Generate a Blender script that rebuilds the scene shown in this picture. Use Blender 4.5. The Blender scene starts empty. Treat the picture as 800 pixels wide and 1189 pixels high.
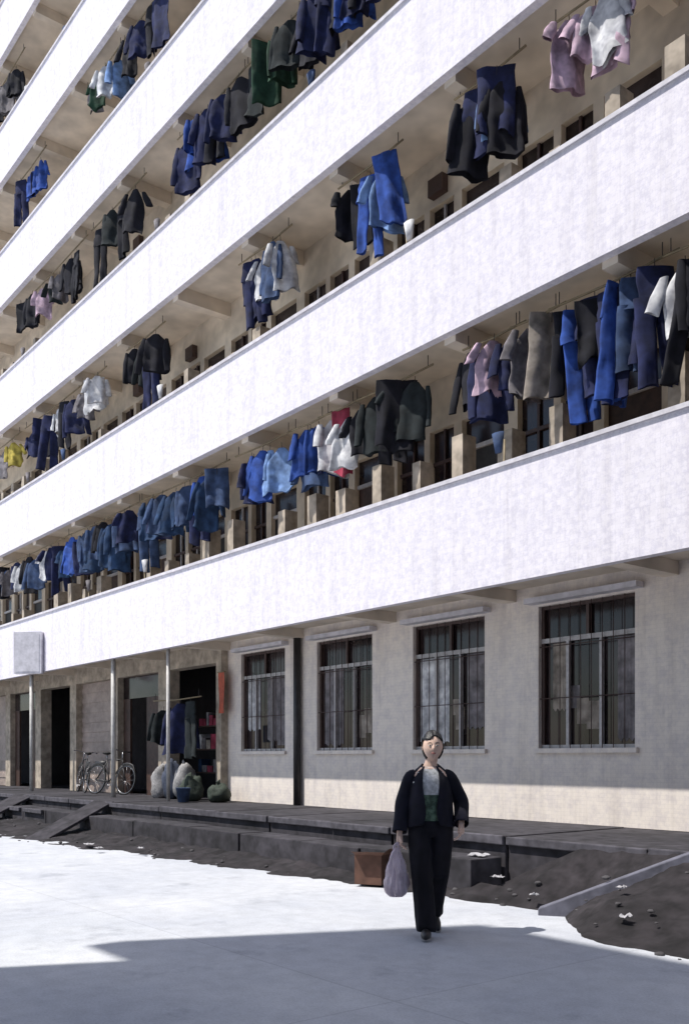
import bpy, math, random
from mathutils import Vector, Matrix, noise
random.seed(7)
S=bpy.context.scene
S.view_settings.view_transform='Standard'; S.view_settings.look='None'; S.view_settings.exposure=0
COL=S.collection

# ---------------------------------------------------------------- materials
def newmat(name):
    m=bpy.data.materials.new(name); m.use_nodes=True
    nt=m.node_tree; b=nt.nodes['Principled BSDF']; return m,nt,b
def N(nt,t,**k):
    n=nt.nodes.new(t)
    for a,v in k.items(): setattr(n,a,v)
    return n
def noise_node(nt,vec,scale,detail=3,rough=.6):
    n=N(nt,'ShaderNodeTexNoise'); n.inputs['Scale'].default_value=scale
    n.inputs['Detail'].default_value=detail; n.inputs['Roughness'].default_value=rough
    nt.links.new(vec,n.inputs['Vector']); return n.outputs['Fac']
def ramp(nt,fac,stops):
    r=N(nt,'ShaderNodeValToRGB'); nt.links.new(fac,r.inputs['Fac'])
    e=r.color_ramp.elements
    while len(e)<len(stops): e.new(.5)
    for i,(p,c) in enumerate(stops):
        e[i].position=p; e[i].color=(c[0],c[1],c[2],1)
    return r.outputs['Color']
def mul(nt,a,b,f=1.0,mode='MULTIPLY'):
    m=N(nt,'ShaderNodeMix',data_type='RGBA',blend_type=mode); m.inputs['Factor'].default_value=f
    nt.links.new(a,m.inputs['A']); nt.links.new(b,m.inputs['B']); return m.outputs['Result']
def bump(nt,b,h,st,dist=.02):
    n=N(nt,'ShaderNodeBump'); n.inputs['Strength'].default_value=st; n.inputs['Distance'].default_value=dist
    nt.links.new(h,n.inputs['Height']); nt.links.new(n.outputs['Normal'],b.inputs['Normal'])
def g(v): return (v,v,v)
def basic(name,c,rough=.8,sc=6,amt=.25,bst=0,metal=0,big=1.2):
    m,nt,b=newmat(name); tc=N(nt,'ShaderNodeTexCoord').outputs['Object']
    f=noise_node(nt,tc,sc,2); f2=noise_node(nt,tc,big,1)
    lo=tuple(x*(1-amt) for x in c); hi=tuple(min(1,x*(1+amt)) for x in c)
    col=ramp(nt,f,[(.3,lo),(.7,hi)])
    col=mul(nt,col,ramp(nt,f2,[(.3,g(1-amt)),(.65,g(1))]))
    nt.links.new(col,b.inputs['Base Color']); b.inputs['Roughness'].default_value=rough; b.inputs['Metallic'].default_value=metal
    if bst>.25: bump(nt,b,f,bst)
    return m
def tiles(name,c,bw=.05,bh=.05,streak=.25,mort=.88,alt=.90,spk=.80,off=0,sc=11,lo=.36,hi=.58):
    m,nt,b=newmat(name); tc=N(nt,'ShaderNodeTexCoord').outputs['Object']
    sp=N(nt,'ShaderNodeSeparateXYZ'); nt.links.new(tc,sp.inputs[0])
    cb=N(nt,'ShaderNodeCombineXYZ'); nt.links.new(sp.outputs['X'],cb.inputs['X']); nt.links.new(sp.outputs['Z'],cb.inputs['Y'])
    br=N(nt,'ShaderNodeTexBrick'); br.offset=off; nt.links.new(cb.outputs[0],br.inputs['Vector'])
    br.inputs['Scale'].default_value=1; br.inputs['Brick Width'].default_value=bw; br.inputs['Row Height'].default_value=bh
    br.inputs['Mortar Size'].default_value=.004; br.inputs['Mortar Smooth'].default_value=.3
    br.inputs['Color1'].default_value=(*c,1); br.inputs['Color2'].default_value=(*[x*alt for x in c],1)
    br.inputs['Mortar'].default_value=(*[x*mort for x in c],1)
    f=noise_node(nt,tc,sc,3,.75); col=mul(nt,br.outputs['Color'],ramp(nt,f,[(lo,(spk,spk,spk+.04)),(hi,g(1))]))
    mp=N(nt,'ShaderNodeMapping'); mp.inputs['Scale'].default_value=(3.5,3.5,.25); nt.links.new(tc,mp.inputs['Vector'])
    st=noise_node(nt,mp.outputs[0],1.6,4,.7); col=mul(nt,col,ramp(nt,st,[(.3,(.60,.58,.57)),(.52,g(1))]),streak)
    nt.links.new(col,b.inputs['Base Color']); b.inputs['Roughness'].default_value=.6
    b.inputs['Specular IOR Level'].default_value=.3
    return m
M={}
M['band']=tiles('parapet_mosaic',(.885,.85,.905),.06,.06,.28,.92,.93,.86,0,15,.38,.56)
M['wall']=tiles('wall_mosaic',(.88,.80,.72),.1,.05,.35,.92,.96,.86,.5,6)
M['coping']=basic('coping_cement',(.68,.66,.70),.8,8,.15)
M['plaster']=basic('aged_plaster',(.70,.61,.49),.9,3,.18)
M['soffit']=basic('soffit_plaster',(.76,.67,.56),.9,2,.16)
M['pier']=basic('cement_pier',(.47,.40,.32),.9,6,.3)
M['door']=basic('door_paint',(.030,.026,.026),.6,9,.3)
M['doorb']=basic('door_brown',(.075,.040,.030),.6,9,.3)
M['frame']=basic('window_frame',(.50,.48,.48),.5,20,.15)
M['dframe']=basic('dark_frame',(.07,.04,.035),.5,20,.15)
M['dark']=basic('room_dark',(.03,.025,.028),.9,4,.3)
M['shutter']=basic('roller_shutter',(.40,.32,.28),.6,5,.2)
M['pipe']=basic('iron_pipe',(.03,.028,.03),.5,10,.3)
M['pole']=basic('pole_paint',(.6,.58,.55),.5,10,.15)
M['bamboo']=basic('bamboo',(.28,.22,.13),.6,10,.25)
M['chrome']=basic('bicycle_steel',(.4,.4,.42),.3,10,.1,0,.8)
M['rubber']=basic('tyre_rubber',(.02,.02,.02),.8,10,.2)
M['terr']=basic('dirty_shaded_concrete',(.048,.044,.052),.95,5,.5,.5,0,.8)  # dirt plus shade: base colour darkened to carry shade over the terrace strip
M['terr2']=basic('dirty_shaded_concrete_edge',(.09,.085,.10),.95,7,.4,.4)  # edge tone of the same strip, shade also put into the colour
M['soil']=basic('dark_shaded_soil',(.028,.024,.027),1,6,.55,.6)  # dark soil, its colour deepened further to stand for shade on the bank
M['kerb']=basic('kerb_concrete',(.16,.16,.20),.9,8,.25,.3)
M['stone']=basic('rubble_stone',(.09,.085,.09),.95,8,.4)
M['paper']=basic('litter_paper',(.42,.41,.43),.8,12,.2)
M['card']=basic('cardboard',(.13,.065,.045),.85,6,.3)
M['red']=basic('red_paper',(.5,.10,.05),.7,10,.25)
M['sackw']=basic('woven_sack',(.38,.37,.37),.8,25,.35)
M['sackg']=basic('green_sack',(.045,.06,.045),.8,25,.3)
M['sackb']=basic('blue_sack',(.07,.085,.13),.8,25,.3)
m,nt,b=newmat('window_glass'); tc=N(nt,'ShaderNodeTexCoord').outputs['Object']
f=noise_node(nt,tc,1.4,2)
nt.links.new(ramp(nt,f,[(.35,(.014,.009,.010)),(.7,(.055,.04,.042))]),b.inputs['Base Color'])
b.inputs['Roughness'].default_value=.12; M['glass']=m
m,nt,b=newmat('yard_concrete'); tc=N(nt,'ShaderNodeTexCoord').outputs['Object']
f=noise_node(nt,tc,.5,4,.6); f2=noise_node(nt,tc,5,4,.7); f3=noise_node(nt,tc,60,2,.7)
col=ramp(nt,f,[(.3,(.50,.525,.575)),(.65,(.65,.665,.69))])
col=mul(nt,col,ramp(nt,f2,[(.32,g(.86)),(.6,g(1))]))
col=mul(nt,col,ramp(nt,f3,[(.3,g(.84)),(.6,g(1))]))
br=N(nt,'ShaderNodeTexBrick'); nt.links.new(tc,br.inputs['Vector']); br.offset=0
br.inputs['Scale'].default_value=1; br.inputs['Brick Width'].default_value=4.2; br.inputs['Row Height'].default_value=3.7
br.inputs['Mortar Size'].default_value=.012; br.inputs['Mortar Smooth'].default_value=.6
br.inputs['Color1'].default_value=(1,1,1,1); br.inputs['Color2'].default_value=(.92,.92,.94,1); br.inputs['Mortar'].default_value=(.7,.7,.72,1)
col=mul(nt,col,br.outputs['Color'],.6)
# oil / damp stains
f4=noise_node(nt,tc,1.3,4,.7); col=mul(nt,col,ramp(nt,f4,[(.30,(.66,.67,.70)),(.42,g(1))]),.7)
nt.links.new(col,b.inputs['Base Color']); b.inputs['Roughness'].default_value=.9; bump(nt,b,f3,.2,.008); M['yard']=m

CL={'navy':(.016,.022,.080),'blue':(.030,.085,.36),'lblue':(.22,.36,.66),'teal':(.025,.060,.14),'slate':(.050,.085,.18),
 'black':(.009,.009,.016),'green':(.025,.07,.04),'white':(.74,.74,.80),'red':(.38,.05,.09),'pink':(.62,.45,.55),
 'grey':(.24,.22,.23),'yellow':(.5,.40,.08),'dkgreen':(.016,.022,.024),'beige':(.38,.33,.28)}
CM={k:basic('cloth_'+k,v,.95,7,.4,0,0,3) for k,v in CL.items()}

# ---------------------------------------------------------------- mesh builder
class MB:
    def __init__(s): s.v=[];s.f=[];s.m=[];s.mats=[];s.sm=[]
    def mi(s,mat):
        if mat not in s.mats: s.mats.append(mat)
        return s.mats.index(mat)
    def add(s,vs,fs,mat,smooth=False):
        o=len(s.v); s.v+= [tuple(v) for v in vs]; i=s.mi(mat)
        for f in fs: s.f.append([a+o for a in f]); s.m.append(i); s.sm.append(smooth)
    def box(s,s0,s1,d0,d1,z0,z1,mat):
        x0,x1=-s1,-s0
        vs=[(x0,d0,z0),(x1,d0,z0),(x1,d1,z0),(x0,d1,z0),(x0,d0,z1),(x1,d0,z1),(x1,d1,z1),(x0,d1,z1)]
        s.add(vs,[(0,3,2,1),(4,5,6,7),(0,1,5,4),(1,2,6,5),(2,3,7,6),(3,0,4,7)],mat)
    def rings(s,rings,mat,cap=True,closed=True,smooth=True):
        n=len(rings[0]); vs=[p for r in rings for p in r]; fs=[]
        for i in range(len(rings)-1):
            for j in range(n if closed else n-1):
                k=(j+1)%n; fs.append((i*n+j,i*n+k,(i+1)*n+k,(i+1)*n+j))
        if cap and closed:
            fs.append(tuple(range(n))[::-1]); fs.append(tuple((len(rings)-1)*n+j for j in range(n)))
        s.add(vs,fs,mat,smooth)
    def path(s,pts,rad,mat,n=10,flat=None,smooth=True):
        pts=[Vector(p) for p in pts]; R=[]
        for i,p in enumerate(pts):
            t=(pts[min(i+1,len(pts)-1)]-pts[max(i-1,0)]).normalized()
            a=Vector((1,0,0)) if abs(t.x)<.8 else Vector((0,1,0))
            u=(a-t*a.dot(t)).normalized(); w=t.cross(u)
            r=rad[i] if isinstance(rad,list) else rad
            rx,ry=r if isinstance(r,tuple) else (r,r)
            R.append([p+u*math.cos(2*math.pi*k/n)*rx+w*math.sin(2*math.pi*k/n)*ry for k in range(n)])
        s.rings(R,mat,smooth=smooth)
    def ell(s,c,r,mat,nu=16,nv=10,fn=None):
        vs=[];fs=[]
        for i in range(nv+1):
            th=math.pi*i/nv
            for j in range(nu):
                ph=2*math.pi*j/nu; d=Vector((math.sin(th)*math.cos(ph),math.sin(th)*math.sin(ph),math.cos(th)))
                p=Vector((d.x*r[0],d.y*r[1],d.z*r[2]))
                if fn: p=fn(p,d)
                vs.append(p+Vector(c))
        for i in range(nv):
            for j in range(nu):
                k=(j+1)%nu; fs.append((i*nu+j,(i+1)*nu+j,(i+1)*nu+k,i*nu+k))
        s.add(vs,fs,mat,True)
    def wheel(s,c,rad,tube,mat,n=32,m=6):
        R=[]
        for i in range(n+1):
            a=2*math.pi*i/n
            R.append([(c[0]+(rad+tube*math.cos(q))*math.cos(a),c[1]+tube*math.sin(q),c[2]+(rad+tube*math.cos(q))*math.sin(a)) for q in [2*math.pi*k/m for k in range(m)]])
        s.rings(R,mat,cap=False)
    def obj(s,name,parent=None,bevel=0):
        me=bpy.data.meshes.new(name); me.from_pydata(s.v,[],s.f); me.update()
        for m in s.mats: me.materials.append(m)
        for p,i,q in zip(me.polygons,s.m,s.sm): p.material_index=i; p.use_smooth=q
        o=bpy.data.objects.new(name,me); COL.objects.link(o)
        if parent: o.parent=parent
        if bevel:
            b=o.modifiers.new('bevel','BEVEL'); b.width=bevel; b.segments=2; b.limit_method='ANGLE'
        return o
def empty(name,loc=(0,0,0),rz=0):
    e=bpy.data.objects.new(name,None); COL.objects.link(e); e.location=loc; e.rotation_euler[2]=rz; e.empty_display_size=.2; return e

# ---------------------------------------------------------------- ground
mb=MB(); mb.box(-300,300,-300,300,-.2,0,M['yard']); mb.obj('ground')

# ---------------------------------------------------------------- dormitory
DF=8.43; DW=9.7; BB1=3.51; FH=3.3; BH=1.38; NF=8; S0,S1=-9,47; P=2.43; B0=6.215; TZ=.6
dorm=empty('dormitory_building')
par=MB(); slab=MB(); back=MB(); piers=MB(); ow=MB(); cop=MB()
for k in range(NF):
    bb=BB1+FH*k; top=bb+BH
    par.box(S0,S1,DF,DF+.12,bb,top,M['band'])
    cop.box(S0,S1,DF-.03,DF+.15,top,top+.05,M['coping'])
    slab.box(S0,S1,DF+.12,DW+.15,bb+.18,bb+.30,M['soffit'])
for k in range(NF+1):
    bb=BB1+FH*k
    for i in range(-6,17):
        s=B0+P*i
        if k<NF: slab.box(s-.1,s+.1,DF+.122,DW-.002,bb-.08 if k else bb+.02,bb+.178,M['soffit'])
for k in range(NF-1):
    z=BB1+FH*k+.30; zc=z+FH-.12
    for i in range(-6,17):
        s=B0+P*i; r=random.Random(k*100+i)
        W=M['plaster']
        ops=[(.12,.92,0),(1.08,1.58,.5),(1.70,2.31,.5)]
        cur=0
        for (a,b_,sill) in ops:
            back.box(s+cur,s+a,DW,DW+.15,z,z+2.45,W); cur=b_
            if sill:
                back.box(s+a,s+b_,DW,DW+.15,z,z+sill,W)
                ow.box(s+a,s+b_,DW+.10,DW+.12,z+sill,z+2.45,M['glass'])
                ow.box(s+a,s+b_,DW+.06,DW+.098,z+1.95,z+2.0,M['dframe'])
                ow.box((2*s+a+b_)/2-.02,(2*s+a+b_)/2+.02,DW+.062,DW+.096,z+sill,z+2.45,M['frame'] if r.random()<.4 else M['dframe'])
            else:
                dm=M['door'] if r.random()<.6 else M['doorb']
                ow.box(s+a,s+b_,DW+.09,DW+.13,z,z+2.0,dm)
                ow.box(s+a,s+b_,DW+.05,DW+.12,z+2.0,z+2.06,M['frame'])
                ow.box(s+a,s+b_,DW+.10,DW+.12,z+2.06,z+2.45,M['glass'])
        back.box(s+cur,s+P,DW,DW+.15,z,z+2.45,W)
        back.box(s,s+P,DW,DW+.15,z+2.45,zc,W)
        for off in (.12,.93,1.74):
            if r.random()<.92:
                h=r.choice([1.55,1.72,1.8,1.88,1.3]); w=r.choice([.16,.20,.24])
                o=off+r.uniform(-.06,.06)
                piers.box(s+o,s+o+w,8.9,9.15,z,z+h,M['pier'])
        if r.random()<.4:
            ow.box(s+1.2,s+1.5,DW-.12,DW-.002,z+2.55,z+2.8,M['dframe'])
        # mops kept on the balcony
        if r.random()<.5:
            x=-(s+r.uniform(.5,2)); piers.path([(x,8.72,z),(x+r.uniform(-.1,.1),8.66,z+1.5)],.012,M['bamboo'],6)
            piers.path([(x,8.66,z+1.36),(x,8.65,z+1.6)],[(.05,.03),(.10,.05)],CM[r.choice(['grey','white','slate'])],8)
mass=MB(); mass.box(S0,S1,12.6,19,0,BB1+FH*(NF-1)+.3,M['plaster'])
mass.box(S0,S1,DW+.16,12.59,BB1+.18,BB1+FH*(NF-1)+.28,M['dark'])
mass.box(S0-.15,S0-.001,DF+.13,19,0,BB1+FH*(NF-1)+.3,M['band']); mass.box(S1+.001,S1+.15,DF+.13,19,0,BB1+FH*(NF-1)+.3,M['band'])
gw=MB(); gwin=MB()
SOF=BB1+.18; ZS,ZT=1.56,3.42
def window(mb,c,w,z0,z1,seed):
    r=random.Random(seed); a,b_=c-w/2,c+w/2; y=DW+.06
    F=M['frame']
    mb.box(a,b_,y+.06,y+.08,z0,z1,M['glass'])
    zt=z0+(z1-z0)*.74; t=.045
    for (p,q,u,v,mm) in [(a,b_,z0,z0+t,F),(a,b_,z1-t,z1,M['dframe']),(a,b_,zt,zt+.06,F)]:
        mb.box(p,q,y,y+.05,u,v,mm)
    for fr in (0,.36,.72,1):
        x=a+(w-t)*fr; mb.box(x,x+t,y+.002,y+.048,z0+t,zt,M['dframe'] if fr in(1,) else F)
    for fr in (0,.5,1):
        x=a+(w-t)*fr; mb.box(x,x+t,y+.002,y+.048,zt+.06,z1-t,M['dframe'])
    for j in range(1,9):
        x=a+w*j/9; mb.path([(-x,DW+.03,z0),(-x,DW+.03,z1)],.006,M['dframe'],6)
    for zz in (z0+.65,zt-.05): mb.path([(-a,DW+.03,zz),(-b_,DW+.03,zz)],.007,M['dframe'],6)
    for j in range(r.randint(2,3)):
        x=a+r.uniform(.08,w-.5); zz=z0+r.uniform(.1,.6); mb.box(x,x+r.uniform(.15,.3),y+.0582+.0003*j,y+.0584+.0003*j,zz,min(zz+r.uniform(.2,.45),zt-.01),CM[r.choice(['grey','beige','black'])])
    # gathered curtains behind the lower panes
    for (p,q,cm,zb) in {1:[(.55,.98,'white',.1),(.08,.30,'grey',.3)],2:[(.6,.95,'grey',.1)],3:[(.1,.5,'grey',.2),(.66,.95,'white',.4)],0:[(.04,.22,'grey',.1),(.74,.9,'beige',.5)]}.get(seed,[(.1,.4,'grey',.1)]):
        R=[]
        for u in range(31):
            x=a+w*(p+(q-p)*u/30); R.append([(-x,y+.0545+.0028*math.sin(u*1.1),z0+zb+.02*math.sin(u*.7)),(-x,y+.0545+.0028*math.sin(u*1.1+.5),zt-.01)])
        mb.rings(R,CM[cm],cap=False,closed=False)
    mb.box(a-.05,b_+.05,DW-.05,DW+.05,z0-.06,z0,M['wall'])
for i in range(-7,17):
    s=B0+P*i; c=s+P/2
    if i<=3:
        w=1.47; a,b_=c-w/2,c+w/2
        gw.box(s,a,DW,DW+.15,TZ,ZT,M['wall']); gw.box(b_,s+P,DW,DW+.15,TZ,ZT,M['wall'])
        gw.box(a,b_,DW,DW+.15,TZ,ZS-.06,M['wall']); gw.box(s,s+P,DW,DW+.15,ZT,SOF,M['wall'])
        window(gwin,c,w,ZS,ZT,i)
        gwin.box(a-.12,b_+.12,DW-.16,DW-.002,ZT+.03,ZT+.10,M['coping'])
    else:
        a,b_=s+.2,s+P-.2
        gw.box(s,a,DW-.15,DW+.15,TZ,3.3,M['pier']); gw.box(b_,s+P,DW-.15,DW+.15,TZ,3.3,M['pier'])
        gw.box(s,s+P,DW-.15,DW+.15,3.3,SOF,M['pier'])
        if i in (6,9,12,14):
            for j in range(22): gw.box(a,b_,DW+.0+.02*(j%2),DW+.08,TZ+j*.1227,TZ+(j+1)*.1227,M['shutter'])
        elif i in (5,8,10):
            gw.box(a,a+.85,DW,DW+.05,TZ,2.8,M['doorb']); gw.box(a,b_,DW,DW+.05,2.8,3.3,M['glass']); gw.box(b_-.35,b_,DW,DW+.05,TZ,2.8,M['doorb'])
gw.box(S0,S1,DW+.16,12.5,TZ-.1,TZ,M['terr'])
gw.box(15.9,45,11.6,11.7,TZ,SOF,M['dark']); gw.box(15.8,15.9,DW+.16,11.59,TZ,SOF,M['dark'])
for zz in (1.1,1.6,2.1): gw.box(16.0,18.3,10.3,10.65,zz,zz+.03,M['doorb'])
rr_=random.Random(8)
for zz in (1.13,1.63,2.13):
    x=16.05
    while x<18.1:
        w_=rr_.uniform(.08,.22); gw.box(x,x+w_,10.32,10.55,zz+.001,zz+rr_.uniform(.12,.35),CM[rr_.choice(['grey','slate','beige','teal','red','white'])]); x+=w_+.03
pipes=MB()
pipes.path([(-13.5,DW-.08,TZ),(-13.5,DW-.08,BB1+.17)],.065,M['pipe'],12)
for s,r_ in ((18.8,.05),(16.35,.035),(23.6,.05)):
    pipes.path([(-s,8.62,TZ),(-s,8.62,BB1+.17)],r_,M['pole'],10)
for mbb,n in ((par,'parapets'),(cop,'parapet_copings'),(slab,'balcony_slabs_and_beams'),(back,'balcony_back_walls'),(piers,'balcony_partitions'),(ow,'balcony_doors_and_windows'),(mass,'rear_mass'),(gw,'ground_floor_wall'),(gwin,'ground_floor_windows'),(pipes,'pipes_and_posts')):
    mbb.obj(n,dorm)

# ---------------------------------------------------------------- terrace, steps, soil bank
tr=MB(); r=random.Random(3)
a=S0
while a<S1:
    e=min(a+r.uniform(1.1,2.0),S1); dd=r.uniform(-.03,.03); dz=r.uniform(-.012,.008)
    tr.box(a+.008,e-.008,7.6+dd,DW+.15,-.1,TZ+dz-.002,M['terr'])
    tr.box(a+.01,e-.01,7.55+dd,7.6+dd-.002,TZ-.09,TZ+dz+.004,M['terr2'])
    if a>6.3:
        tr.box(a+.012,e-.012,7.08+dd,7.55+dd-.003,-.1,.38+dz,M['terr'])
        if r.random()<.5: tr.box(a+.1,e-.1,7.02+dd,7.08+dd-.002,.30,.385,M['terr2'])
    a=e
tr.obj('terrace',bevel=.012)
def edge(s): return 6.95-.12*(s-5.6) if s>5.6 else max(6.0,6.95-1.0*(5.6-s))
so=MB(); R=[]
s=-4.0
while s<40:
    row=[]; w=min(1,max(0,(s-5.8)/.8)); dend=7.62*(1-w)+7.2*w; hh=.6*(1-w)+.16*w
    ed=max(edge(s),3.2)+.10*noise.noise(Vector((s*1.3,0,0)))+.05*noise.noise(Vector((s*4,5,0)))
    for j in range(19):
        t=j/18; d=ed+t*(dend-ed)
        z=-.02+hh*t**1.25+(.06*noise.noise(Vector((s*2,d*2,1)))+.035*noise.noise(Vector((s*7,d*7,3))))*min(1,t*5)*(1 if t<.95 else .4)
        row.append((-s,d,z))
    R.append(row); s+=.08
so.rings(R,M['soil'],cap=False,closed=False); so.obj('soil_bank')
kb=MB()
def slope_box(mb,p0,p1,w,h,mat):
    p0=Vector(p0);p1=Vector(p1); d=(p1-p0); side=Vector((-d.y,d.x,0)).normalized()*w/2; up=Vector((0,0,h))
    vs=[p0-side,p1-side,p1+side,p0+side]; vs+=[v+up for v in vs]
    mb.add(vs,[(0,3,2,1),(4,5,6,7),(0,1,5,4),(1,2,6,5),(2,3,7,6),(3,0,4,7)],mat)
slope_box(kb,(-5.72,6.80,-.12),(-4.5,7.62,.50),.15,.18,M['kerb'])
kb.obj('ramp_kerb',bevel=.01)
for (sa,w) in ((16.8,.5),(21,.6)):
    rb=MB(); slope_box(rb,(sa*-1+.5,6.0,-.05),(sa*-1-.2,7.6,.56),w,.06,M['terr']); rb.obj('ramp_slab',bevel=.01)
def stone(mb,c,rad,mat,seed):
    def fn(p,d): return p*(1+.5*noise.noise(d*1.9+Vector((seed,0,0))))
    mb.ell(c,(rad,rad*.8,rad*.5),mat,8,5,fn)
rb=MB(); r=random.Random(5)
for i in range(140):
    s=3+22*r.random()**1.6; e0=max(edge(s),3.5)+.05; d=r.uniform(e0,7.2); t=(d-e0)/(7.4-e0)
    w=min(1,max(0,(s-5.8)/.8)); z=(.6*(1-w)+.16*w)*max(t,0)**1.2
    stone(rb,(-s,d,z),r.choice([.015,.02,.03,.04]),M['stone'],i)
rb.obj('rubble')
lt=MB()
for (s,d,z,sz) in ((7.0,7.35,.38,.10),(6.6,7.2,.2,.06),(4.55,6.45,.14,.05),(7.25,6.95,.12,.05),(13.5,5.95,.05,.07),(14.2,6.1,.05,.08),(12.8,6.3,.08,.05),(5.9,6.95,.12,.04),(4.9,6.9,.30,.04),(4.2,6.9,.34,.035)):
    R=[]
    for i in range(6):
        R.append([(-s+(i-2.5)*sz*.4+.02*noise.noise(Vector((i,j,s))),d+(j-2.5)*sz*.3,z+.05*abs(noise.noise(Vector((i*.9,j*.8,s))))+.02) for j in range(6)])
    lt.rings(R,M['paper'],cap=False,closed=False,smooth=False)
lt.obj('litter')
cb=MB(); cb.box(-.16,.16,-.15,.15,0,.01,M['card'])
for (a,b_,c,d) in ((-.16,.16,-.15,-.142),(-.16,.16,.142,.15),(-.16,-.152,-.141,.141),(.152,.16,-.141,.141)): cb.box(a,b_,c,d,.011,.33,M['card'])
cb.add([(-.16,-.15,.331),(.16,-.15,.331),(.16,-.25,.37),(-.16,-.25,.37)],[(0,1,2,3)],M['card'])
cb.add([(.16,-.14,.331),(.16,.14,.331),(.24,.14,.40),(.24,-.14,.40)],[(0,1,2,3)],M['card'])
cb.add([(-.16,-.14,.331),(-.16,.14,.331),(-.25,.14,.30),(-.25,-.14,.30)],[(0,1,2,3)],M['card'])
o=cb.obj('cardboard_box'); o.location=(-8.15,6.85,.03); o.rotation_euler[2]=.5

# ---------------------------------------------------------------- laundry (thin limp cloth)
def tube(mb,cx,cy,z0,z1,prof,mat,T,rg,nv=8,n=20,wave=.03,lean=(0,0),hem=.03):
    ph=rg.uniform(0,6); ph2=rg.uniform(0,6); sd=rg.uniform(0,50); R=[]; k1=rg.uniform(14,22); k2=rg.uniform(26,40); sk=rg.uniform(-.05,.05)
    for i in range(nv+1):
        t=i/nv; k=t*(len(prof)-1); a=int(min(k,len(prof)-2)); fr=k-a
        rx=prof[a][0]*(1-fr)+prof[a+1][0]*fr; ry=prof[a][1]*(1-fr)+prof[a+1][1]*fr
        ring=[]
        for j in range(n):
            th=2*math.pi*j/n; c=math.cos(th); x=rx*c*(1+.10*noise.noise(Vector((sd,t*4,c))))
            wv=wave*(.25+t)*(math.sin(k1*x+ph+1.5*t)*.6+math.sin(k2*x+ph2)*.35+noise.noise(Vector((x*9,t*5,sd)))*.9)
            y=ry*math.sin(th)+wv
            z=z0+(z1-z0)*t+hem*t*(math.sin(9*x+ph2)*.6+noise.noise(Vector((x*6,sd,1)))*1.6)
            ring.append(T@Vector((cx+(lean[0]+sk)*t+x,cy+lean[1]*t+y,z)))
        R.append(ring)
    mb.rings(R,mat,cap=False)
def garment(mb,kind,pos,rot,mat,rg,sc=1,trim=None):
    T=Matrix.Translation(pos)@Matrix.Rotation(rot,4,'Z')@Matrix.Rotation(rg.uniform(-.10,.10),4,'Y')@Matrix.Scale(sc,4)
    mb.path([T@Vector((0,0,.02)),T@Vector((0,0,-.08))],.005,M['pipe'],5)
    if kind=='jacket':
        L=rg.uniform(.58,.85); w=rg.uniform(.19,.25)
        tube(mb,0,0,-.06,-.07-L,[(.055,.02),(w*.75,.03),(w*.96,.04),(w,.045),(w*.96,.04),(w*.92,.04),(w*1.0,.05)],mat,T,rg,12,24,.035)
        for sg in (-1,1):
            tube(mb,sg*w*.80,0,-.13,-.14-rg.uniform(.46,.62),[(.03,.02),(.062,.035),(.058,.03),(.045,.025)],mat,T,rg,9,12,.03,(sg*rg.uniform(.02,.12),rg.uniform(-.06,.04)),.01)
        if trim: tube(mb,0,0,-.10,-.07-L*.98,[(.03,.05),(.035,.06),(.035,.06),(.04,.065)],trim,T,rg,6,12,.02)
    elif kind=='pants':
        L=rg.uniform(.85,1.1); w=.165
        tube(mb,0,0,-.05,-.36,[(w*.9,.025),(w,.035),(w*1.02,.045)],mat,T,rg,5,20,.02)
        for sg in (-1,1):
            tube(mb,sg*w*.5,0,-.31,-.05-L*rg.uniform(.95,1.03),[(.09,.04),(.085,.035),(.08,.03),(.085,.03)],mat,T,rg,9,14,.035,(sg*rg.uniform(-.01,.05),rg.uniform(-.04,.04)))
    elif kind=='shirt':
        L=rg.uniform(.5,.68); w=rg.uniform(.17,.22)
        tube(mb,0,0,-.06,-.07-L,[(.05,.015),(w*.8,.02),(w,.03),(w*.95,.03),(w*1.02,.03)],mat,T,rg,10,24,.045,hem=.05)
        for sg in (-1,1):
            tube(mb,sg*w*.85,0,-.12,-.30-rg.uniform(0,.2),[(.035,.02),(.06,.025),(.055,.02)],mat,T,rg,6,12,.03,(sg*.08,0))
    else:
        L=rg.uniform(.5,.9); w=rg.uniform(.14,.26)
        tube(mb,0,0,.01,-L,[(w,.012),(w*.97,.02),(w*.98,.02),(w*1.0,.025)],mat,T,rg,10,24,.05,hem=.05)
CAMROT=math.radians(51.66)
def cluster(floor,s0,s1,items,seed,dz=0,D=8.74):
    rg=random.Random(seed); mb=MB(); z=BB1+FH*(floor-2)+.30+2.86+dz
    mb.path([(-(s0-.2),D,z+.01),(-(s0+s1)/2,D,z-.015),(-(s1+.2),D,z+.01)],.014,M['bamboo'],8)
    for s in (s0-.1,s1+.1): mb.path([(-s,D,z),(-s,D,z+.16)],.006,M['pipe'],6)
    n=len(items)
    for i,it in enumerate(items):
        k,c=it[0],it[1]; tm=CM[it[2]] if len(it)>2 else None
        s=s0+(s1-s0)*(i+.5)/n+rg.uniform(-.12,.12)
        if k=='j': k=rg.choice('jjjjpst') if not tm else 'j'
        kind={'j':'jacket','p':'pants','s':'shirt','t':'towel'}[k]
        rot=CAMROT*rg.uniform(.1,1.3)+rg.uniform(-.3,.3)
        garment(mb,kind,(-s,D+rg.uniform(-.06,.08),z-.02-rg.choice([0,0,.05,.12])),rot,CM[c],rg,rg.uniform(1.02,1.3),tm)
    mb.obj('hanging_laundry')
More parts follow.
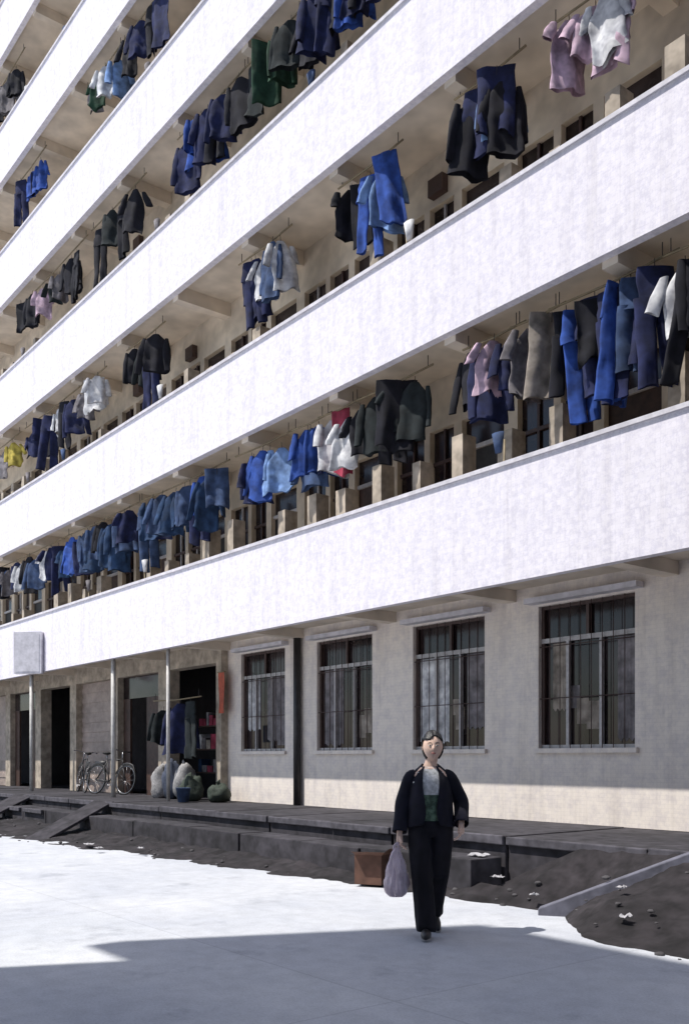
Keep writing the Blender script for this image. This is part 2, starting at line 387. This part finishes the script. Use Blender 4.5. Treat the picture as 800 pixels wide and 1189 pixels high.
C=[ (2,5.0,5.6,[('j','grey'),('j','black'),('p','black'),('s','white')]),
 (2,5.7,7.0,[('p','navy'),('p','slate'),('p','navy'),('p','blue'),('p','navy'),('t','black'),('p','navy'),('p','blue'),('p','black')]),
 (2,7.15,7.6,[('t','beige'),('s','grey')]),
 (2,7.75,8.4,[('j','navy'),('s','pink'),('j','navy'),('j','black')]),
 (2,9.35,10.75,[('j','dkgreen'),('t','black'),('j','dkgreen'),('p','black'),('j','dkgreen'),('j','black')]),
 (2,10.85,11.5,[('s','white'),('t','red'),('s','white')]),
 (2,11.55,12.2,[('j','blue','navy'),('j','slate'),('j','blue')]),
 (2,12.6,13.9,[('s','lblue'),('s','lblue'),('j','blue'),('j','navy'),('j','navy')]),
 (2,14.5,17.6,[('j','slate'),('j','teal'),('j','blue'),('j','navy'),('j','slate'),('j','teal'),('j','teal'),('j','slate'),('j','navy'),('j','teal'),('j','slate')]),
 (2,17.9,21.4,[('j','navy'),('j','slate'),('j','teal'),('j','teal'),('j','black'),('j','slate'),('j','teal'),('j','slate'),('j','navy'),('j','blue')]),
 (2,21.6,26.5,[('j','teal'),('p','navy'),('j','navy'),('s','white'),('j','slate'),('j','black'),('s','white'),('j','navy'),('s','grey'),('j','slate'),('j','black')]),
 (3,6.15,7.0,[('s','pink'),('s','white'),('s','pink'),('s','pink')]),
 (3,7.75,8.55,[('j','black'),('j','navy'),('s','lblue'),('j','navy'),('j','black')]),
 (3,9.95,11.0,[('j','blue'),('s','lblue'),('j','blue'),('j','black'),('j','black')]),
 (3,12.6,13.8,[('s','white'),('j','slate'),('s','white'),('j','navy'),('j','navy')]),
 (3,16.9,18.2,[('j','black'),('j','navy'),('j','dkgreen'),('j','black')]),
 (3,19.6,20.6,[('s','white'),('t','white'),('s','grey')]),
 (3,21.0,24.2,[('j','navy'),('j','black'),('s','white'),('j','navy'),('j','black'),('j','navy'),('j','navy')]),
 (3,24.9,27,[('s','yellow'),('s','grey'),('s','yellow')]),
 (4,10.0,12.1,[('j','black'),('j','navy'),('j','navy'),('j','blue'),('j','black'),('p','navy'),('j','navy'),('j','black')]),
 (4,12.3,13.6,[('j','dkgreen'),('j','green'),('t','green'),('j','dkgreen')]),
 (4,13.9,16.0,[('j','black'),('j','navy'),('j','black'),('j','navy'),('j','blue'),('s','blue'),('j','navy')]),
 (4,17.7,20,[('j','black'),('p','black'),('j','dkgreen'),('j','black')]),
 (4,20.6,24.6,[('j','black'),('j','black'),('s','grey'),('j','dkgreen'),('s','pink'),('j','black'),('j','black')]),
 (5,16.6,18.4,[('j','navy'),('j','black'),('j','navy'),('j','black')]),
 (5,18.8,20.3,[('s','lblue'),('s','white'),('s','green'),('s','grey')]),
 (5,23.1,24.9,[('s','blue'),('j','blue','navy'),('j','navy')]),
 (6,24.6,27,[('j','black'),('j','grey'),('j','black')]),
]
for i,c in enumerate(C): cluster(*c,seed=i+11)

# ---------------------------------------------------------------- shop-front things
def sack(name,loc,r,mat,seed):
    mb=MB()
    def fn(p,d):
        q=p*(1+.30*noise.noise(d*1.6+Vector((seed*3.1,0,0)))+.10*noise.noise(d*5+Vector((seed,2,0))))
        q.z=max(q.z,-r[2]*.8)
        return q
    mb.ell((0,0,r[2]*.8),r,mat,24,16,fn)
    zt=r[2]*1.7
    mb.path([(0,0,zt-.12),(.01,0,zt),(.05,.02,zt+.07)],[(.08,.06),(.03,.03),(.06,.015)],mat,10)
    o=mb.obj(name); o.location=loc; o.rotation_euler[2]=seed; return o
for i,(s,d,rr,mm) in enumerate([(17.9,9.3,(.26,.24,.38),'sackw'),(17.3,9.2,(.20,.20,.44),'sackb'),(16.85,9.25,(.24,.22,.42),'sackw'),(16.3,9.1,(.24,.24,.28),'sackg'),(15.6,9.3,(.24,.2,.2),'sackg')]):
    sack('sack',(-s,d,TZ-.01),rr,M[mm],i+1)
bk=MB(); R=[[(math.cos(2*math.pi*j/20)*q,math.sin(2*math.pi*j/20)*q,z) for j in range(20)] for q,z in ((.10,0),(.14,.26),(.15,.27),(.135,.265),(.095,.02))]
bk.rings(R,CM['slate']); o=bk.obj('bucket'); o.location=(-15.9,8.7,TZ)
cluster(1,16.3,17.9,[('p','dkgreen'),('j','navy'),('j','black'),('j','dkgreen')],99,dz=-.75,D=9.2)
bn=MB(); R=[[(-(15.75+.2*u/4),9.5+.01*math.sin(u+v*.7),3.1-.8*v/8) for u in range(5)] for v in range(9)]
bn.rings(R,M['red'],cap=False,closed=False); bn.path([(-15.7,9.5,3.1),(-16.0,9.5,3.1)],.012,M['bamboo'],6); bn.obj('red_banner')
sg=MB(); sg.box(-.35,.35,-.07,.07,-.5,.5,M['coping']); sg.box(-.3,.3,-.078,-.072,-.45,.45,M['coping']); sg.path([(.2,0,.3),(.2,.2,.3)],.02,M['pipe'],6); sg.path([(-.2,0,.3),(-.2,.2,.3)],.02,M['pipe'],6)
o=sg.obj('wall_sign'); o.location=(-22.5,8.15,3.95); o.rotation_euler[2]=.75
# bicycles leaning at the shop fronts
def bicycle(loc,rz,lean):
    mb=MB(); r_=.33; bl=M['pipe']
    for x in (-.52,.52):
        mb.wheel((x,0,r_+.012),r_,.018,M['rubber']); mb.wheel((x,0,r_+.012),r_-.02,.008,M['chrome'])
        for q in range(12):
            a=2*math.pi*q/12; mb.path([(x,0,r_),(x+(r_-.02)*math.cos(a),0,r_+.012+(r_-.02)*math.sin(a))],.0025,M['chrome'],4)
        mb.path([(x+.37*math.cos(a_),0,r_+.012+.37*math.sin(a_)) for a_ in [math.pi*(.15+.7*u/8) for u in range(9)]],(.012,.028),bl,6)
    bb=(-.06,0,.29); st_=(-.20,0,.80); hd=(.34,0,.80); hl=(.37,0,.66)
    for p,q in ((bb,st_),(st_,hd),(bb,hl),(bb,(-.52,0,r_)),((-.19,0,.74),(-.52,0,r_)),(hd,hl),(hl,(.52,0,r_))): mb.path([p,q],.016,bl,8)
    mb.path([st_,(-.22,0,.92)],.013,M['chrome'],6); mb.ell((-.24,0,.95),(.13,.08,.035),M['rubber'],12,6)
    mb.path([hd,(.32,0,.98)],.013,M['chrome'],6); mb.path([(.20,-.28,.99),(.34,-.2,1.0),(.34,0,.98),(.34,.2,1.0),(.20,.28,.99)],.012,M['chrome'],8)
    mb.path([(-.62,0,.72),(-.25,0,.72)],(.012,.06),bl,6); mb.wheel((-.06,.03,.29),.09,.006,M['chrome'],20,5)
    mb.path([(-.06,.09,.29),(-.06,.03,.29),(.02,.04,.16),(.02,.11,.16)],.009,M['chrome'],6)
    o=mb.obj('bicycle'); o.location=loc; o.rotation_euler=(lean,0,rz)
bicycle((-20.3,9.2,TZ),.25,-.14); bicycle((-22.0,9.25,TZ),2.9,.14)

# ---------------------------------------------------------------- opposite block (behind the viewer, shades the yard)
ob=empty('apartment_block'); mb=MB(); H=17.3
OM=basic('block_render',(.26,.27,.30),.9,3,.15)
mb.box(-40,8.9,-15,-3,0,H,OM); mb.box(8.901,9.72,-3.3,-3.0,12.0,H,OM)  # second box: unseen thin fin, added only to notch the yard shadow edge
mb.obj('walls_and_shadow_fin',ob)
mb=MB()
for k in range(5):
    for i in range(15):
        s=-38+3*i; z=1+3.1*k
        mb.box(s,s+1.5,-3.05,-3.002,z,z+1.5,M['glass']); mb.box(s-.1,s+1.6,-2.95,-2.999,z-.1,z-.005,M['coping'])
mb.obj('windows',ob)

# ---------------------------------------------------------------- woman
wm=empty('walking_woman',(-5.63,5.34,0),CAMROT)
SK=basic('skin',(.80,.56,.44),.5,30,.05)
JK=basic('jacket_cloth',(.012,.012,.024),.95,7,.4,.3,0,3); TRM=basic('trouser_cloth',(.010,.009,.015),.95,7,.4,.3,0,3); SH=basic('shirt_cloth',(.74,.77,.75),.9,30,.35,.1,0,14); SH2=basic('shirt_green',(.14,.22,.15),.9,30,.5,.1,0,14)
HR=basic('hair',(.010,.009,.010),.45,60,.3,.3); SHOE=basic('shoe',(.02,.018,.02),.4,20,.2); SOLE=basic('sole',(.35,.34,.34),.6,20,.1)
HC=Vector((.02,-.035,1.53))
b=MB()
def headfn(p,d):
    q=p.copy()
    if q.z<0:
        t=-q.z/.115; q.x*=1-.32*t*t
        if q.y>0: q.y*=1-.35*t
    if q.y<0: q.y*=.95
    if d.y<-.6:
        w=math.exp(-(q.x/.012)**2)*math.exp(-((q.z+.018)/.022)**2); q.y-=.02*w
        w=math.exp(-((abs(q.x)-.03)/.015)**2)*math.exp(-((q.z-.008)/.014)**2); q.y+=.008*w
    return q
b.ell(HC,(.080,.098,.122),SK,40,28,headfn)
for sx in (-1,1): b.ell(HC+Vector((sx*.080,.01,-.005)),(.010,.018,.03),SK,10,8)
b.path([HC+Vector((0,.02,-.06)),(0.01,0,1.40),(0,.01,1.34)],[.05,.05,.065],SK,14)
b.path([(0,.0,1.36),(0,.0,1.30),(0,-.01,1.2),(0,0,1.04),(0,0,.92),(0,0,.84)],[(.08,.06),(.155,.09),(.15,.105),(.115,.085),(.155,.10),(.12,.09)],SK,20)
RSH,REL,RWR=Vector((-.155,0,1.295)),Vector((-.220,.03,1.06)),Vector((-.25,-.05,.83))
LSH,LEL,LWR=Vector((.155,0,1.295)),Vector((.265,.05,1.08)),Vector((.245,-.10,.90))
for (a_,e_,w_) in ((RSH,REL,RWR),(LSH,LEL,LWR)):
    b.path([a_+Vector((0,0,.01)),(a_+e_)/2,e_,(e_+w_)/2,w_],[.046,.042,.036,.033,.024],SK,12)
def hand(w,down,out,curl):
    dn=Vector(down).normalized(); th=Vector(out).normalized(); nm=dn.cross(th)
    b.path([w-dn*.01,w+dn*.03,w+dn*.075],[(.022,.022),(.026,.026),(.028,.028)],SK,10)
    for k,(o_,L) in enumerate(((.027,.068),(.009,.076),(-.009,.072),(-.027,.056))):
        p0=w+dn*.065+th*o_; p1=p0+dn*L*.45+nm*curl*.012; p2=p1+dn*L*.3+nm*curl*.022; p3=p2+dn*L*.2+nm*curl*.026
        b.path([p0,p1,p2,p3],[.0095,.009,.008,.006],SK,8)
    p0=w+dn*.025+th*.02; b.path([p0,p0+dn*.03+th*.022+nm*curl*.006,p0+dn*.055+th*.028+nm*curl*.014],[.011,.010,.007],SK,8)
hand(RWR,(0,-.1,-1),(.1,-1,0),-1.0)
hand(LWR,(-.1,-.35,-1),(-.2,-1,.2),.9)
RH,RK,RA=Vector((-.085,0,.88)),Vector((-.075,-.12,.49)),Vector((-.045,-.19,.095))
LH,LK,LA=Vector((.085,0,.88)),Vector((.070,-.04,.48)),Vector((.050,.20,.15))
for (h,k,a_) in ((RH,RK,RA),(LH,LK,LA)):
    b.path([h,(h+k)/2,k,k*.6+a_*.4,a_],[.082,.070,.052,.050,.034],SK,14)
o=b.obj('body',wm); rm=o.modifiers.new('r','REMESH'); rm.mode='VOXEL'; rm.voxel_size=.005; rm.use_smooth_shade=True
sm=o.modifiers.new('s','SMOOTH'); sm.iterations=2
f=MB(); EW=basic('eye_white',(.8,.8,.78),.3,10,.02)
for sx in (-1,1):
    f.ell(HC+Vector((sx*.030,-.085,.008)),(.013,.008,.005),EW,10,6); f.ell(HC+Vector((sx*.030,-.091,.008)),(.006,.004,.005),HR,8,6)
    f.path([HC+Vector((sx*.015,-.092,.026)),HC+Vector((sx*.03,-.093,.031)),HC+Vector((sx*.046,-.083,.026))],[.0025,.0035,.002],HR,6)
LIP=basic('lips',(.46,.18,.15),.5,20,.05)
f.ell(HC+Vector((0,-.086,-.055)),(.020,.008,.006),LIP,12,6); f.obj('face_features',wm)
h=MB(); vs=[];nu,nv=40,26
def hairpt(th,ph):
    d=Vector((math.sin(th)*math.cos(ph),math.sin(th)*math.sin(ph),math.cos(th)))
    nn=.004*math.sin(ph*30+th*3)+.004*noise.noise(d*6)
    p=Vector((d.x*(.091+nn),d.y*(.106+nn)+.008,d.z*(.128+nn)+.004))
    if p.z<-.02: p.x*=.96
    return p,d
for i in range(nv+1):
    for j in range(nu): vs.append(hairpt(math.pi*i/nv*.80,2*math.pi*j/nu))
fs=[]
for i in range(nv):
    for j in range(nu):
        k=(j+1)%nu; q=(i*nu+j,(i+1)*nu+j,(i+1)*nu+k,i*nu+k)
        c=sum((vs[t][0] for t in q),Vector())/4
        if c.y<-.01 and c.z<.080-.03*abs(c.x)/.08+.01*math.sin(c.x*50): continue
        fs.append(q)
h.add([HC+v[0] for v in vs],fs,HR,True)
h.ell(HC+Vector((.0,.11,.02)),(.045,.04,.045),HR,14,10)
o=h.obj('hair',wm); sd=o.modifiers.new('s','SOLIDIFY'); sd.thickness=.008; sd.offset=-1
def loft(mb,rows,mat,n=36,fold=0,ph=0):
    R=[]
    for i,(cx,cy,z,rx,ry) in enumerate(rows):
        ring=[]
        for j in range(n):
            th=2*math.pi*j/n
            w=1+fold*(math.sin(5*th+ph+i*.5)*.5+math.sin(9*th+i*.3)*.3+.6*noise.noise(Vector((th*1.3,z*7,ph))))
            ring.append((cx+rx*math.cos(th)*w,cy+ry*math.sin(th)*w,z))
        R.append(ring)
    mb.rings(R,mat,cap=False)
sh=MB(); loft(sh,[(0,.01,1.365,.068,.062),(0,.0,1.32,.125,.092),(0,-.005,1.24,.16,.115),(0,-.005,1.14,.155,.118)],SH,fold=.03)
loft(sh,[(0,-.005,1.14,.155,.118),(0,-.003,1.08,.145,.112),(0,0,1.0,.15,.115),(0,0,.93,.165,.122)],SH2,fold=.03)
sh.obj('shirt',wm)
jk=MB(); F=-math.pi/2
rows=[(0,.012,1.385,.068,.065,.75),(0,.008,1.355,.098,.080,.58),(0,.0,1.325,.142,.098,.46),(0,-.0,1.25,.175,.13,.40),(0,0,1.15,.180,.138,.36),(0,0,1.06,.180,.14,.26),(0,0,.98,.192,.145,.20),(0,0,.885,.208,.15,.30)]
R=[]
for i,(cx,cy,z,rx,ry,gap) in enumerate(rows):
    ring=[]
    for j in range(49):
        th=F+gap+(2*math.pi-2*gap)*j/48
        w=1+.07*(math.sin(6*th+i*.4)*.4+noise.noise(Vector((math.cos(th)*2,math.sin(th)*2,z*8))))
        ring.append((cx+rx*math.cos(th)*w,cy+ry*math.sin(th)*w,z+.012*math.sin(3*th)))
    R.append(ring)
jk.rings(R,JK,cap=False,closed=False)
def sleeve(a_,e_,w_,seed):
    P_=[a_*.75+Vector((0,0,1.335))*.25,a_,a_*.7+e_*.3,a_*.35+e_*.65,e_,e_*.7+w_*.3,e_*.35+w_*.65,w_]
    rad=[.038,.050,.057,.055,.056,.055,.052,.055]
    R=[]
    for i,p in enumerate(P_):
        t=(P_[min(i+1,7)]-P_[max(i-1,0)]).normalized(); a=Vector((0,1,0)); u=(a-t*a.dot(t)).normalized(); w=t.cross(u)
        R.append([p+(u*math.cos(q)+w*math.sin(q))*rad[i]*(1+.22*noise.noise(Vector((math.cos(q)*1.5,math.sin(q)*1.5,i*1.3+seed)))) for q in [2*math.pi*k/18 for k in range(18)]])
    jk.rings(R,JK,cap=False)
sleeve(RSH,REL,RWR,1); sleeve(LSH,LEL,LWR,9)
o=jk.obj('jacket',wm); sd=o.modifiers.new('s','SOLIDIFY'); sd.thickness=.008; sd.offset=1
ss=o.modifiers.new('ss','SUBSURF'); ss.levels=1; ss.render_levels=1
tm=MB()
tm.path([(0,0,1.0),(0,0,.93),(0,0,.85),(0,0,.80)],[(.125,.10),(.160,.12),(.17,.125),(.15,.11)],TRM,24)
for (h_,k_,a_) in ((RH,RK,RA),(LH,LK,LA)):
    sgn=-1 if h_.x<0 else 1
    pts=[h_+Vector((0,0,.02)),h_*.7+k_*.3,h_*.35+k_*.65,k_,k_*.6+a_*.4,k_*.25+a_*.75,a_+Vector((0,0,.0)),a_+Vector((0,0.01,-.035))]
    R=[]
    for i,p in enumerate(pts):
        rr=[.10,.098,.088,.078,.078,.080,.082,.078][i]
        R.append([Vector((p.x+rr*math.cos(t)*(1+.13*math.sin(4*t+i*.8+sgn)),p.y+rr*math.sin(t)*(1+.12*math.cos(4*t+i*.9)),p.z+.015*math.sin(2*t+sgn)*(i>4))) for t in [2*math.pi*q/24 for q in range(24)]])
    tm.rings(R,TRM)
o=tm.obj('trousers',wm); rm=o.modifiers.new('r','REMESH'); rm.mode='VOXEL'; rm.voxel_size=.009; rm.use_smooth_shade=True
sm=o.modifiers.new('s','SMOOTH'); sm.iterations=3
def shoe(ank,yaw,pitch):
    sb=MB()
    def fn(p,d):
        q=p.copy(); q.z=max(q.z,-.03)
        if q.y>.02: q.z*=1.25
        q.x*=1-.15*(abs(q.y)/.12)**2
        return q
    sb.ell((0,-.055,0),(.042,.125,.05),SHOE,20,12,fn); sb.ell((0,-.055,-.028),(.045,.13,.012),SOLE,20,6)
    o=sb.obj('shoe',wm); o.location=ank; o.rotation_euler=(pitch,0,yaw)
shoe((-.045,-.19,.04),-.12,0); shoe((.050,.19,.10),.15,.42)
bg=MB(); PB=basic('plastic_bag_film',(.76,.62,.68),.35,14,.15,.3)
c=Vector((-.275,-.07,0)); R=[]
NZ=15
prof=[(.71,.02,.012),(.66,.045,.03),(.58,.07,.05),(.48,.085,.07),(.40,.092,.075),(.34,.08,.065),(.315,.05,.035)]
for i in range(NZ):
    k=i/(NZ-1)*(len(prof)-1); a=int(min(k,len(prof)-2)); fr=k-a; z,rx,ry=[prof[a][q]*(1-fr)+prof[a+1][q]*fr for q in range(3)]
    R.append([(c.x+rx*math.cos(t)*(1+.35*noise.noise(Vector((math.cos(t)*2.5,math.sin(t)*2.5,z*14)))),c.y+ry*math.sin(t)*(1+.4*noise.noise(Vector((math.cos(t)*3,math.sin(t)*3,z*12+4)))),z) for t in [2*math.pi*q/32 for q in range(32)]])
bg.rings(R,PB,smooth=False)
for sx in (-1,1): bg.path([(c.x+sx*.02,c.y,.69),(c.x+sx*.016,c.y-.005,.73),(c.x+.012,c.y-.005,.755)],[(.014,.006),(.011,.006),(.010,.008)],PB,8)
bg.obj('plastic_bag',wm)

# ---------------------------------------------------------------- light, sky, camera
el=math.radians(60.3); ts=Vector((-.41,-.91,0)).normalized()
sd=Vector((-ts.x*math.cos(el),-ts.y*math.cos(el),-math.sin(el)))
L=bpy.data.lights.new('sun','SUN'); L.energy=5; L.angle=math.radians(.5); L.color=(1,.96,.90)
lo=bpy.data.objects.new('sun',L); COL.objects.link(lo); lo.rotation_euler=sd.to_track_quat('-Z','Y').to_euler(); lo.location=(0,0,30)
w=bpy.data.worlds.new('World'); S.world=w; w.use_nodes=True; nt=w.node_tree
sk=nt.nodes.new('ShaderNodeTexSky'); sk.sky_type='NISHITA'; sk.sun_disc=False; sk.sun_elevation=el; sk.sun_rotation=math.atan2(ts.x,ts.y)
nt.links.new(sk.outputs[0],nt.nodes['Background'].inputs[0]); nt.nodes['Background'].inputs[1].default_value=.13
cam=bpy.data.cameras.new('camera'); co=bpy.data.objects.new('camera',cam); COL.objects.link(co); S.camera=co
co.location=(0,0,1.44); co.rotation_euler=(math.pi/2,0,CAMROT)
cam.sensor_fit='HORIZONTAL'; cam.sensor_width=36; cam.lens=49.5; cam.shift_y=.357; cam.clip_end=1000; cam.clip_start=.05
